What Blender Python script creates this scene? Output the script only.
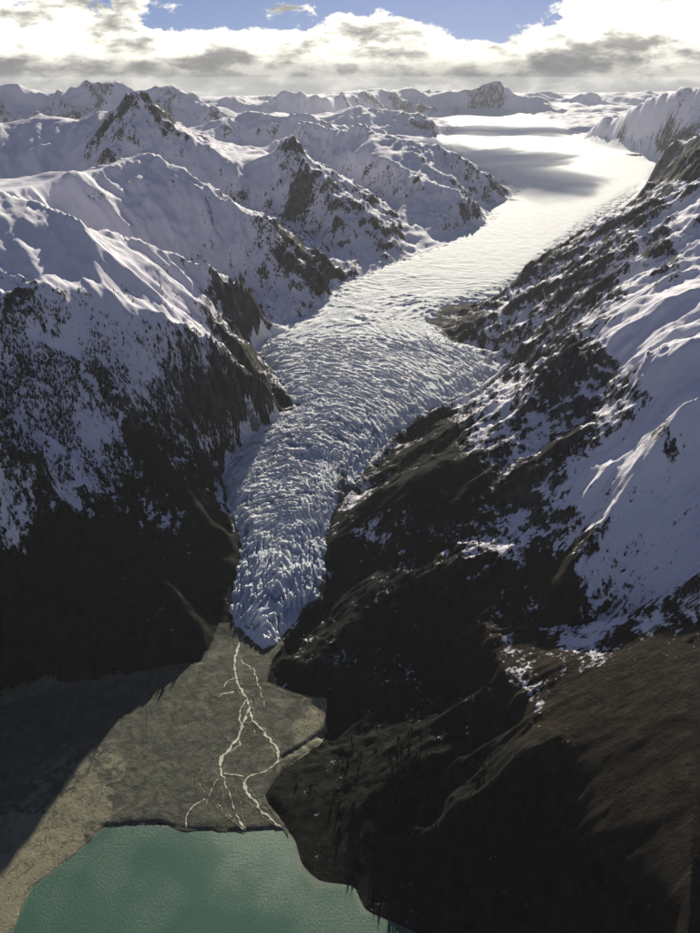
import bpy, math, random
import numpy as np
for o in list(bpy.data.objects): bpy.data.objects.remove(o)
scene = bpy.context.scene
R = math.radians
# ------------------------------------------------------------------ camera
CAM_H, PITCH, FPX = 2000.0, R(27.4), 746.0          # metres above the lake, downward tilt, focal length in photo pixels (700 x 933)
cam = bpy.data.cameras.new('camera'); cam_o = bpy.data.objects.new('camera', cam); scene.collection.objects.link(cam_o)
cam.sensor_fit = 'VERTICAL'; cam.sensor_height = 36.0; cam.lens = 36.0*FPX/933.0
cam.clip_start = 1.0; cam.clip_end = 300000.0
cam_o.location = (0, 0, CAM_H); cam_o.rotation_euler = (R(90)-PITCH, 0, 0)
scene.camera = cam_o
# ------------------------------------------------------------------ light
SUN_EL, SUN_AZ = R(22.0), R(8.0)                   # azimuth from the viewing direction, positive to the right
SKY_STRENGTH, SUN_STRENGTH, EXPOSURE = 0.05, 5.0, 0.45
world = bpy.data.worlds.new('World'); scene.world = world; world.use_nodes = True
sun = bpy.data.lights.new('sun', 'SUN'); sun.energy = SUN_STRENGTH; sun.angle = R(0.53); sun.color = (1.0, 0.93, 0.76)
sun_o = bpy.data.objects.new('sun', sun); scene.collection.objects.link(sun_o)
sun_o.rotation_euler = (R(90)-SUN_EL, 0, math.pi - SUN_AZ); sun_o.location = (0, 0, 6000)
vs = scene.view_settings
vs.view_transform = 'Standard'; vs.look = 'None'; vs.exposure = EXPOSURE; vs.gamma = 1.0; vs.use_curve_mapping = False

class NT:
    """tiny helper to wire shader nodes"""
    def __init__(s, tree): s.t = tree; tree.nodes.clear()
    def n(s, typ, **kw):
        nd = s.t.nodes.new(typ)
        for k, v in kw.items():
            if k == 'inp':
                for i, x in v.items():
                    if hasattr(x, 'is_output'): s.t.links.new(x, nd.inputs[i])
                    else: nd.inputs[i].default_value = x
            else: setattr(nd, k, v)
        return nd
    def m(s, op, a, b=None, c=None, clamp=False):
        nd = s.n('ShaderNodeMath', operation=op, use_clamp=clamp)
        for i, x in enumerate((a, b, c)):
            if x is None: continue
            if hasattr(x, 'is_output'): s.t.links.new(x, nd.inputs[i])
            else: nd.inputs[i].default_value = x
        return nd.outputs[0]
    def vm(s, op, a, b=None):
        nd = s.n('ShaderNodeVectorMath', operation=op)
        for i, x in enumerate((a, b)):
            if x is None: continue
            if hasattr(x, 'is_output'): s.t.links.new(x, nd.inputs[i])
            else: nd.inputs[i].default_value = x
        return nd
    def ss(s, x, lo, hi, a=0.0, b=1.0):
        return s.n('ShaderNodeMapRange', interpolation_type='SMOOTHSTEP', inp={0: x, 1: lo, 2: hi, 3: a, 4: b}).outputs[0]
    def mix(s, f, a, b):
        nd = s.n('ShaderNodeMix', data_type='RGBA')
        for i, x in ((0, f), (6, a), (7, b)):
            if hasattr(x, 'is_output'): s.t.links.new(x, nd.inputs[i])
            else: nd.inputs[i].default_value = x if i == 0 else (*x, 1)
        return nd.outputs[2]
    def noise(s, vec, scale, detail=4, rough=0.55, lac=2.0, dist=0.0):
        return s.n('ShaderNodeTexNoise', inp={'Vector': vec, 'Scale': scale, 'Detail': detail, 'Roughness': rough, 'Lacunarity': lac, 'Distortion': dist}).outputs[0]
    def attr(s, name): return s.n('ShaderNodeAttribute', attribute_name=name).outputs['Fac']
    def link(s, a, b): s.t.links.new(a, b)

def pix_dir(px, py):
    a, b = (px-350.0)/FPX, (466.5-py)/FPX
    return a, math.cos(PITCH)+b*math.sin(PITCH), -math.sin(PITCH)+b*math.cos(PITCH)

# ---- sky: Nishita air with a cumulus bank along the horizon, all round
def build_sky():
    t = NT(world.node_tree)
    sky = t.n('ShaderNodeTexSky', sky_type='NISHITA', sun_disc=False, sun_elevation=SUN_EL, sun_rotation=SUN_AZ, altitude=2000.0, air_density=1.0, dust_density=.3, ozone_density=2.0)
    d = t.n('ShaderNodeTexCoord').outputs['Generated']
    t.link(t.vm('NORMALIZE', t.vm('ADD', d, (0, 0, .07)).outputs[0]).outputs[0], sky.inputs[0])   # a deep high-altitude blue down to the cloud tops
    el = t.n('ShaderNodeSeparateXYZ', inp={0: d}).outputs[2]           # sine of elevation
    def field(off):
        v = t.vm('ADD', d, off).outputs[0]
        v = t.vm('MULTIPLY', v, (1.0, 1.0, 2.1)).outputs[0]
        big = t.noise(v, 7.0, 2, 0.5)
        fine = t.noise(v, 22.0, 10, 0.60, dist=0.3)
        return t.m('ADD', t.m('MULTIPLY', big, 0.55), t.m('MULTIPLY', fine, 0.75))
    def blob(px, py, sx, sy, w):
        c = np.array(pix_dir(px, py)); c /= np.linalg.norm(c)
        q = t.vm('MULTIPLY', t.vm('SUBTRACT', d, tuple(c)).outputs[0], (1/sx, 1/sx, 1/sy)).outputs[0]
        r2 = t.vm('DOT_PRODUCT', q, q).outputs['Value']
        return t.m('MULTIPLY', t.m('POWER', 2.718, t.m('MULTIPLY', r2, -1.0)), w)
    # coverage falls with height above the horizon bank
    cover = t.ss(el, 0.0, 0.085, 0.34, -0.07)
    for bl in ((365, 30, .10, .032, .20), (60, 45, .20, .025, .14), (20, -8, .15, .035, .32), (655, 2, .12, .032, .50), (270, 2, .03, .012, .15),
               (190, 22, .10, .018, -.16), (505, 15, .085, .024, -.24), (420, -60, .5, .07, -.06)):
        cover = t.m('ADD', cover, blob(*bl))
    dens0 = t.m('ADD', field((0, 0, 0)), cover)
    dens1 = t.m('ADD', field((0, 0.0, 0.016)), t.ss(el, -0.016, 0.069, 0.34, -0.09))
    mask = t.ss(dens0, 0.70, 0.775)
    thick = t.ss(dens0, 0.70, 1.10)
    # light comes from above and behind: cloud above darkens what is under it
    over = t.ss(t.m('SUBTRACT', dens0, dens1), -0.05, 0.10)
    glow = t.ss(el, 0.004, 0.045)
    lit = t.m('MULTIPLY', t.m('ADD', t.m('MULTIPLY', over, 0.55), 0.45), t.m('ADD', t.m('MULTIPLY', glow, 0.75), 0.25))
    grain = t.noise(t.vm('MULTIPLY', d, (1, 1, 3.0)).outputs[0], 11.0, 5, 0.6)
    lit = t.m('MULTIPLY', lit, t.ss(grain, 0.36, 0.60, 0.16, 1.4))
    col = t.mix(t.m('MULTIPLY', lit, 1.0, clamp=True), (3.3, 3.3, 3.45), (21.0, 20.2, 17.6))
    air = t.vm('MULTIPLY', sky.outputs[0], (.92, .80, .92)).outputs[0]
    out = t.mix(mask, air, col)
    bg = t.n('ShaderNodeBackground', inp={0: out, 1: SKY_STRENGTH})
    o = t.n('ShaderNodeOutputWorld'); t.link(bg.outputs[0], o.inputs[0])
build_sky()
scene.cycles.max_bounces = 4; scene.cycles.diffuse_bounces = 2; scene.cycles.glossy_bounces = 2; scene.cycles.volume_bounces = 0
scene.cycles.use_denoising = True

# ------------------------------------------------------------------ numbers: projection, noise
cP, sP = math.cos(PITCH), math.sin(PITCH)
def W(px, py, r=None, z=None):
    """world point seen at a photo pixel, at horizontal distance r or height z"""
    dx, dy, dz = pix_dir(px, py); h = math.hypot(dx, dy)
    if r is None: r = (CAM_H-z)*h/(-dz)
    return (dx/h*r, dy/h*r, CAM_H+dz/h*r)
def V(px, r, z):
    """hidden valley point: bearing of a pixel column near the horizon, distance, height"""
    a = (px-350.0)/FPX/(cP+0.5*sP); h = math.hypot(a, 1)
    return (a/h*r, r/h, z)
def proj(x, y, z):
    dep = np.maximum(y*cP-(z-CAM_H)*sP, 1.0)
    return 350+FPX*x/dep, 466.5-FPX*(y*sP+(z-CAM_H)*cP)/dep

def _hash(ix, iy, seed):
    h = (ix.astype(np.int64)*374761393+iy.astype(np.int64)*668265263+seed*974634777) & 0xffffffff
    h = ((h ^ (h >> 13))*1274126177) & 0xffffffff
    return ((h ^ (h >> 16)) & 0xffffff).astype(np.float32)/np.float32(0xffffff)
def gnoise(x, y, seed=0):
    ix, iy = np.floor(x), np.floor(y); fx, fy = (x-ix).astype(np.float32), (y-iy).astype(np.float32)
    u, v = fx*fx*fx*(fx*(fx*6-15)+10), fy*fy*fy*(fy*(fy*6-15)+10)
    def g(ox, oy):
        a = _hash(ix+ox, iy+oy, seed)*np.float32(6.2831853)
        return np.cos(a)*(fx-ox)+np.sin(a)*(fy-oy)
    a, b, c, d = g(0, 0), g(1, 0), g(0, 1), g(1, 1)
    return (a+u*(b-a))*(1-v)+(c+u*(d-c))*v        # about -0.7 .. 0.7
def fbm(x, y, seed=0, octaves=5, gain=0.5):
    s = 0; a = 1.0
    for i in range(octaves):
        s = s+a*gnoise(x*2**i+i*17.3, y*2**i-i*9.1, seed+i); a *= gain
    return s
def ridged(x, y, seed=0, octaves=5, gain=0.5):
    s = 0; a = 1.0; w = 1.0
    for i in range(octaves):
        n = 1-np.abs(gnoise(x*2**i+i*7.7, y*2**i+i*3.1, seed+i))*1.6
        n = n*n*w; w = np.clip(n*1.5, 0, 1); s = s+a*n; a *= gain
    return s
def gully(x, y, gx, gy, seed):
    """stripes that run down the slope direction (gx, gy), in unit cells"""
    ix, iy = np.floor(x), np.floor(y); fx, fy = (x-ix).astype(np.float32), (y-iy).astype(np.float32)
    acc = 0; wt = 0
    for i in (-1, 0, 1):
        for j in (-1, 0, 1):
            hx = (_hash(ix+i, iy+j, seed)-.5)*.8+.5; hy = (_hash(ix+i, iy+j, seed+77)-.5)*.8+.5
            qx, qy = fx-i-hx, fy-j-hy
            w = np.exp(-(qx*qx+qy*qy)*2.2)
            acc = acc+(1-2*np.abs(np.sin((-qx*gy+qy*gx)*3.14159265)))*w; wt = wt+w
    return acc/wt
def sstep(x, a, b):
    t = np.clip((x-a)/(b-a), 0, 1); return t*t*(3-2*t)
def sdist(px, py, poly):
    """signed distance to a polygon, positive inside"""
    d = np.full(px.shape, 1e12); ins = np.zeros(px.shape, bool); n = len(poly)
    for i in range(n):
        x0, y0 = poly[i][:2]; x1, y1 = poly[(i+1) % n][:2]
        ex, ey = x1-x0, y1-y0; L = ex*ex+ey*ey+1e-12
        t = np.clip(((px-x0)*ex+(py-y0)*ey)/L, 0, 1)
        d = np.minimum(d, (px-x0-t*ex)**2+(py-y0-t*ey)**2)
        if y0 != y1:
            ins ^= ((y0 > py) != (y1 > py)) & (px < ex*(py-y0)/(y1-y0)+x0)
    return np.where(ins, 1, -1)*np.sqrt(d)
def shepard(samples, power=3.0, step=5):
    """scattered values given at photo pixels, blended smoothly; returns a lookup"""
    S = np.array(samples, float)
    gx, gy = np.meshgrid(np.arange(-100, 801, step), np.arange(40, 1001, step))
    num = 0; den = 0
    for a, b, v in S:
        w = 1/(((gx-a)**2+(gy-b)**2)+60.0)**(power/2); num = num+w*v; den = den+w
    g = num/den
    def f(px, py):
        u = np.clip((px+100)/step, 0, g.shape[1]-1.001); v = np.clip((py-40)/step, 0, g.shape[0]-1.001)
        i, j = u.astype(int), v.astype(int); u = u-i; v = v-j
        return (g[j, i]*(1-u)+g[j, i+1]*u)*(1-v)+(g[j+1, i]*(1-u)+g[j+1, i+1]*u)*v
    return f

# ------------------------------------------------------------------ the valley floor: heights by photo row
FLOOR_Y = [60, 112, 118, 125, 150, 190, 240, 290, 350, 410, 470, 560, 610, 640, 700, 830, 1000]
FLOOR_Z = [1200, 1040, 1020, 990, 930, 840, 710, 590, 490, 380, 270, 140, 75, 45, 30, 1.5, -14]
def floor_z(py): return float(np.interp(py, FLOOR_Y, FLOOR_Z))
GLACIER = [(238,630),(248,643),(262,651),(275,646),(290,630),(304,612),(318,598),(327,572),(326,545),(332,520),(345,498),(362,474),(378,452),(398,432),(438,407),(474,392),(500,372),
           (478,350),(446,340),(430,322),(446,306),(480,303),(520,284),(560,250),(612,210),(655,183),(664,166),(632,156),(596,146),(566,134),(560,124),(530,115),(470,114),
           (440,118),(470,131),(436,138),(468,158),(520,190),(512,197),(488,208),(484,222),(440,246),(392,264),(340,286),(312,318),(262,340),(252,350),(274,372),(284,392),
           (300,404),(272,420),(244,440),(226,462),(222,480),(226,504),(238,532),(240,556),(232,590),(228,612)]
PLAIN = [(243,622),(228,616),(204,664),(120,682),(50,690),(-20,712),(-200,760),(-260,960),(-20,960),(10,933),(22,905),(30,888),(75,852),(105,826),(150,823),(186,829),(246,831),(284,829),
         (266,806),(262,795),(280,768),(318,742),(322,706),(290,696),(262,684),(268,660),(280,645)]
LAKE = [(10,933),(22,905),(30,888),(75,852),(105,826),(150,823),(186,829),(246,831),(284,829),(294,842),(297,866),(316,886),(354,886),(362,912),(400,926),(470,960),(520,1000)]
gl_w = [W(x, y, z=floor_z(y)) for x, y in GLACIER]
pl_w = [W(x, y, z=max(floor_z(y), 1.0)) for x, y in PLAIN]
lk_w = [W(x, y, z=0.0) for x, y in LAKE]+[(900, 300, 0), (900, -600, 0), (-1400, -600, 0), (-1200, 900, 0)]

# ------------------------------------------------------------------ ridges and valleys as lines
LINES = []
def L(*pts): LINES.append([W(p[0], p[1], r=p[2]) for p in pts])
def LV(*pts): LINES.append([V(*p) for p in pts])
# left side, near to far
LINES.append([W(x, y, z=z) for x, y, z in ((232,590,95),(236,560,170),(230,612,70),(204,664,36),(120,682,40),(50,690,45),(-20,712,50),(-200,760,60))])
L((-150,470,2520),(0,450,2660),(60,452,2740),(130,470,2850),(190,495,2900))
L((-150,330,3000),(0,302,3200),(60,288,3290),(110,280,3400),(170,305,3480),(220,332,3590),(256,366,3740),(276,392,3830))
L((-150,190,3700),(0,190,3900),(40,202,3820),(75,215,3720),(95,250,3540),(110,280,3400))
L((75,215,3950),(120,226,4300),(200,262,4480),(240,282,4600),(262,300,4700),(285,317,4830))
LV((300,5150,610),(250,5250,670),(180,5350,790),(100,5150,930),(0,4600,1060),(-100,4450,1100))
L((-120,190,4800),(10,187,5000),(90,172,5700),(130,157,6100),(152,152,6200),(200,185,5950),(240,207,5800),(276,227,5650),(300,256,5550),(328,276,5450))
LV((345,6050,690),(318,6500,780),(285,6850,880),(235,7050,960),(190,7150,1080),(140,7100,1130),(90,7150,1130),(50,7900,1100),(-60,8000,1100))
L((-100,118,9000),(0,123,9000),(40,116,9100),(75,119,9000),(105,114,8800),(122,110,8250),(131,104,8080),(141,91,8000),(147,101,7960),(155,111,7900),(168,124,7800),(195,146,7600),(222,160,7500),(242,166,7450),(262,157,7500),(280,149,7500),(286,145,7500),(292,136,7500),(297,148,7350),(304,160,7200),(322,185,6900),(345,222,6600),(384,262,6280))
L((141,91,8000),(130,120,7720),(112,145,7480),(100,160,7330))
LV((410,6750,740),(398,7500,860),(375,8300,980),(340,8700,1080),(290,9600,1150),(220,10000,1150))
L((300,118,10000),(330,126,9700),(352,127,9500),(363,116,9400),(372,126,9300),(385,133,9200),(412,141,9000),(442,152,8900),(478,170,8850),(518,192,8800))
L((345,150,8900),(384,158,8400),(424,180,7950),(452,185,7800),(470,193,7700),(486,208,7600))
L((320,164,7700),(345,184,7350),(372,208,7000),(400,240,6700))
LV((480,10800,960),(420,10800,1000),(360,10800,1080),(300,11000,1180),(240,10950,1200),(200,10300,1250),(60,11500,1250),(-80,11500,1250))
L((200,148,10200),(216,134,10800),(232,118,11200),(246,109,11500),(275,114,11500),(303,112,11500),(318,120,11600),(340,124,11800))
L((325,128,16000),(345,114,16500),(370,104,17000),(400,110,17000),(430,119,16800),(462,128,16200))
LV((470,15800,985),(420,16000,1000),(340,15700,1080),(260,15000,1150),(215,14000,1200),(170,14300,1250),(60,14500,1280),(-80,14600,1280))
LV((230,19800,1150),(300,20300,1120),(350,22000,1080),(400,25200,1040),(460,25600,1035))
L((-120,84,15500),(-40,86,15500),(10,78,15500),(28,86,15400),(45,91,15300),(60,89,15200),(72,97,15000),(82,79,15300),(100,85,15300),(120,80,15300),(140,88,15200),(160,82,15200),(175,92,15100),(188,96,15000),(216,108,14500))
L((215,102,20500),(240,96,21000),(262,103,21000),(290,91,21000),(310,99,21200),(330,95,21500),(350,99,23000),(385,88,26000),(400,93,26300),(412,86,26500),(430,94,26500),(450,86,26500),(465,93,26500),(480,86,26500),(491,78,26500),(500,83,26600),(511,88,26800),(522,93,27000),(540,100,27400),(560,104,27800))
L((520,97,33000),(545,91,33000),(565,98,33000),(590,92,33000),(615,98,33500),(640,90,34000),(665,96,34000),(700,88,34000),(800,86,34000))
LV((480,25500,1030),(530,26000,1040),(565,26500,1050)); LV((560,31800,1080),(620,32200,1080),(680,32600,1120),(780,32600,1150))
LV((570,23000,1020),(610,21000,1020),(680,18500,1050),(780,17000,1100))
# right side, far to near
L((562,131,17000),(590,121,16000),(618,112,15000),(645,102,14000),(672,93,13200),(700,86,12600),(780,76,12000))
L((602,143,13800),(622,126,13500),(636,116,13200),(655,108,13000))
L((646,161,10400),(664,151,10100),(690,136,9700),(720,120,9300),(790,100,9000))
LV((672,9300,890),(720,8300,960),(790,7600,1050))
L((520,285,5400),(545,262,5550),(562,248,5700),(600,216,5950),(628,205,6050),(656,188,6150),(680,160,6100),(702,147,6000),(780,120,5900))
L((452,342,4560),(486,348,4520),(522,330,4560),(560,300,4700),(610,260,4900),(660,216,5100),(702,184,5250),(790,150,5300))
L((480,388,3800),(520,364,3850),(560,340,3900),(600,310,3980),(648,262,4180),(675,235,4300),(702,206,4480),(790,160,4600))
L((700,268,3700),(650,296,3600),(612,318,3500),(570,345,3420),(520,378,3400),(470,406,3420))
L((790,270,3300),(700,292,3250),(650,303,3250),(592,334,3200),(548,358,3150),(494,400,3130),(442,436,3100))
L((590,362,3060),(548,400,2990),(500,432,2920),(440,470,2830),(390,500,2740))
L((790,330,2800),(700,345,2800),(642,354,2790),(628,386,2790),(590,412,2790),(530,452,2720),(480,486,2640),(420,530,2520),(362,580,2380))
L((790,380,2560),(700,400,2520),(650,430,2480),(630,442,2470),(590,470,2400),(552,508,2350),(520,528,2310),(440,560,2260),(380,602,2230),(330,640,2180),(294,666,2110))
L((790,560,1900),(700,585,1920),(640,600,1960),(570,620,2000),(480,625,1985),(530,715,1620),(575,750,1490),(597,830,1300),(660,930,1130),(690,990,1020))
L((690,640,1760),(690,770,1400),(690,930,1080))  # bench shaped to catch sun under the painted brown reflection veil
L((440,672,1950),(400,690,1905),(350,720,1850),(320,741,1835),(282,768,1750))
L((440,818,1500),(420,820,1475),(360,850,1400))
L((560,960,1130),(520,950,1160),(480,945,1170))
LINES.append([(430,830,-10),(600,820,60)]); LINES.append([(800,760,330),(1100,600,420)])

# ------------------------------------------------------------------ solve the broad land form on a log-polar grid (harmonic between the lines)
TH0, TH1, LR0, LR1, ST = -0.92, 0.92, math.log(560.0), math.log(52000.0), 0.003
def densify(P, n=60):
    out = []
    for a, b in zip(P[:-1], P[1:]):
        for k in range(n): t = k/n; out.append(tuple(a[i]+(b[i]-a[i])*t for i in range(3)))
    return out+[P[-1]]
cpts = []
for P in LINES: cpts += densify(P)
cpts = np.array(cpts)
def area_pts(poly, y0, y1, dy, dx):
    xs = np.arange(-200, 700, dx); out = []
    ys = np.arange(y0, y1, dy); X, Y = np.meshgrid(xs, ys)
    ins = sdist(X, Y, poly) > 0; X, Y = X[ins], Y[ins]
    Z = np.interp(Y, FLOOR_Y, FLOOR_Z); a, b = (X-350)/FPX, (466.5-Y)/FPX
    dy_, dz_ = cP+b*sP, -sP+b*cP; k = (CAM_H-Z)/(-dz_)
    return np.stack([a*k, dy_*k, Z], 1)
gpts = np.concatenate([area_pts(GLACIER, 112, 200, 0.07, 1.5), area_pts(GLACIER, 200, 350, 0.2, 1.5), area_pts(GLACIER, 350, 651, 0.5, 1.5), area_pts(PLAIN, 600, 940, 0.7, 1.5)])
def rasterise(step):
    nt, nr = int(round((TH1-TH0)/step))+1, int(round((LR1-LR0)/step))+1
    acc, cnt = np.zeros((nr, nt)), np.zeros((nr, nt))
    for P, w in ((cpts, 1.0), (gpts, 1.0)):
        th = np.arctan2(P[:, 0], P[:, 1]); lr = np.log(np.hypot(P[:, 0], P[:, 1]))
        i = np.rint((th-TH0)/step).astype(int); j = np.rint((lr-LR0)/step).astype(int)
        ok = (i >= 0) & (i < nt) & (j >= 0) & (j < nr)
        np.add.at(acc, (j[ok], i[ok]), P[ok, 2]*w); np.add.at(cnt, (j[ok], i[ok]), w)
    th = TH0+step*np.arange(nt); rr = np.exp(LR0+step*np.arange(nr))
    X, Y = rr[:, None]*np.sin(th)[None], rr[:, None]*np.cos(th)[None]
    sd = sdist(X, Y, lk_w); lake = sd > 0
    fix = (cnt > 0) | lake
    val = np.where(lake, -np.minimum(2+sd*0.25, 25), acc/np.maximum(cnt, 1e-9))
    return fix, val
def resize(a, shape):
    v = np.linspace(0, a.shape[0]-1, shape[0]); u = np.linspace(0, a.shape[1]-1, shape[1])
    j = np.minimum(v.astype(int), a.shape[0]-2); i = np.minimum(u.astype(int), a.shape[1]-2)
    fv, fu = (v-j)[:, None], (u-i)[None]
    return (a[j][:, i]*(1-fu)+a[j][:, i+1]*fu)*(1-fv)+(a[j+1][:, i]*(1-fu)+a[j+1][:, i+1]*fu)*fv
Z = None
for step, it in ((0.048, 500), (0.024, 300), (0.012, 220), (0.006, 120), (ST, 70)):
    fix, val = rasterise(step)
    Z = np.where(fix, val, np.mean(val[fix])) if Z is None else np.where(fix, val, resize(Z, fix.shape))
    for k in range(it):
        p = np.pad(Z, 1, mode='edge'); Zn = 0.25*(p[:-2, 1:-1]+p[2:, 1:-1]+p[1:-1, :-2]+p[1:-1, 2:])
        om = 1.0 if k > it-10 else 1.0
        Z = np.where(fix, val, Z+om*(Zn-Z))
def blur(a, n):
    for _ in range(n):
        p = np.pad(a, 1, mode='edge'); a = 0.25*(p[:-2]+2*p[1:-1]+p[2:])[:, 1:-1]
        p = np.pad(a, 1, mode='edge'); a = 0.25*(p[:, :-2]+2*p[:, 1:-1]+p[:, 2:])[1:-1]
    return a
ZB = blur(Z, 2)
def base(x, y, Zf=ZB):
    th = np.arctan2(x, y); lr = np.log(np.hypot(x, y))
    u = np.clip((th-TH0)/ST, 0, Zf.shape[1]-1.001); v = np.clip((lr-LR0)/ST, 0, Zf.shape[0]-1.001)
    i, j = u.astype(int), v.astype(int); u = u-i; v = v-j
    return (Zf[j, i]*(1-u)+Zf[j, i+1]*u)*(1-v)+(Zf[j+1, i]*(1-u)+Zf[j+1, i+1]*u)*v

# ------------------------------------------------------------------ snow cover read off the photograph (fraction of ground under snow)
snow_at = shepard([(x, y, v) for x, y, v in (
    (0,100,.66),(50,95,.7),(100,95,.64),(160,95,.64),(200,105,.75),(300,110,.85),(400,92,.68),(450,95,.7),(500,90,.74),(600,110,.85),(700,100,.9),(650,110,.97),(640,130,.92),(690,120,.9),(620,140,.72),(680,140,.66),(600,125,.9),
    (0,150,.95),(60,150,.95),(140,110,.72),(120,140,.8),(140,170,.85),(200,190,.9),(230,210,.85),(250,160,.95),(300,160,.75),(310,200,.72),(360,150,.9),(400,180,.7),(440,170,.75),(440,210,.62),(480,200,.62),(330,240,.65),(380,240,.62),
    (50,200,1.),(20,250,1.),(60,260,1.),(120,240,.95),(180,230,.95),(130,280,1.),(200,260,.85),(230,250,.8),(260,245,.7),(290,262,.30),(320,270,.32),(280,285,.75),(340,270,.6),
    (180,300,.9),(230,300,.45),(262,310,.35),(250,330,.4),(285,325,.7),(100,300,.9),(60,300,.85),(20,300,.6),(110,330,.72),(150,330,.6),(190,350,.48),(230,360,.42),(265,385,.18),(255,400,.22),(220,400,.32),(180,390,.42),(140,370,.62),(285,405,.18),
    (0,330,.72),(40,340,.68),(30,390,.62),(80,380,.62),(120,400,.6),(60,420,.62),(90,430,.75),(20,480,.78),(40,500,.72),(15,530,.66),(60,480,.6),(100,470,.5),(130,440,.42),(160,450,.36),(200,430,.42),(225,435,.5),(170,480,.25),(120,510,.18),(60,540,.3),(200,480,.2),(170,500,.36),(185,520,.3),
    (90,560,.08),(0,580,.08),(150,560,.1),(210,540,.1),(210,590,.02),(100,620,.02),(30,640,.0),(180,640,.0),(0,700,.0),(100,760,.0),
    (560,260,.45),(600,230,.5),(640,210,.45),(680,170,.35),(690,150,.3),(650,195,.5),(530,290,.42),(500,320,.3),(460,330,.12),(440,320,.2),(480,345,.4),(470,320,.12),(520,320,.45),(560,300,.5),(600,270,.6),(640,240,.7),
    (690,210,.9),(640,270,.85),(600,300,.8),(560,320,.6),(660,250,.35),(700,225,.45),(600,290,.4),(530,350,.5),(500,365,.5),(560,340,.55),(590,325,.85),(640,310,1.),(700,300,1.),(700,260,.95),(620,335,1.),(680,340,1.),(660,380,1.),(640,360,.95),
    (590,350,.2),(560,370,.25),(600,370,.35),(540,395,.5),(510,400,.5),(480,420,.42),(570,400,.32),(530,430,.45),(500,450,.32),(580,430,.3),(600,410,.45),(620,400,.6),(560,450,.25),(540,470,.3),(600,450,.6),(590,470,.85),(560,490,.6),(630,440,.9),(440,430,.08),(430,470,.06),(460,480,.16),(500,500,.12),(410,490,.06),(380,560,.02),(384,535,.45),(430,540,.05),(513,540,.38),(480,530,.2),(540,520,.25),(540,560,.05),(570,520,.3),
    (590,500,1.),(640,470,.97),(700,420,1.),(700,480,.95),(650,520,.93),(600,540,.9),(585,570,.82),(620,580,.74),(660,570,.85),(700,550,.9),(700,600,.62),(650,610,.52),(600,610,.56),(570,620,.40),(556,625,.36),(620,640,.2),(680,640,.22),(700,670,.0),(650,670,.0),
    (560,590,.1),(540,640,.0),(600,700,.02),(680,740,.0),(500,600,.02),(450,620,.0),(400,640,.0),(350,700,.0),(450,750,.0),(600,850,.0),(690,900,.0),(300,720,.0),(400,850,.0),(330,600,.02))], 3.4)
# ------------------------------------------------------------------ mesh helpers
def new_mesh(name, co, faces, mat, attrs=None, smooth=True, parent=None):
    """co (n,3), faces (m,4) or (m,3) numpy"""
    me = bpy.data.meshes.new(name); k = faces.shape[1]
    me.vertices.add(len(co)); me.vertices.foreach_set('co', np.ascontiguousarray(co, np.float32).ravel())
    me.loops.add(faces.size); me.loops.foreach_set('vertex_index', np.ascontiguousarray(faces, np.int32).ravel())
    me.polygons.add(len(faces)); me.polygons.foreach_set('loop_start', np.arange(0, faces.size, k, dtype=np.int32))
    me.update(calc_edges=True)
    if smooth: me.polygons.foreach_set('use_smooth', np.ones(len(faces), bool))
    for an, av in (attrs or {}).items():
        a = me.attributes.new(an, 'FLOAT', 'POINT'); a.data.foreach_set('value', np.ascontiguousarray(av, np.float32).ravel())
    if mat: me.materials.append(mat)
    o = bpy.data.objects.new(name, me); scene.collection.objects.link(o)
    if parent: o.parent = parent
    return o
def grid_faces(nr, nt, keep=None):
    j, i = np.meshgrid(np.arange(nr-1), np.arange(nt-1), indexing='ij'); a = (j*nt+i).ravel()
    f = np.stack([a, a+1, a+nt+1, a+nt], 1)
    if keep is not None:
        k = keep.ravel(); f = f[k[f].any(1)]
    return f
def compact(co, faces, attrs):
    used = np.zeros(len(co), bool); used[faces.ravel()] = True; idx = np.cumsum(used)-1
    return co[used], idx[faces], {k: v.ravel()[used] for k, v in attrs.items()}
def mat_new(name):
    m = bpy.data.materials.new(name); m.use_nodes = True; return m, NT(m.node_tree)
def finish(t, bsdf, disp=None):
    o = t.n('ShaderNodeOutputMaterial'); t.link(bsdf, o.inputs[0])

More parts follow.
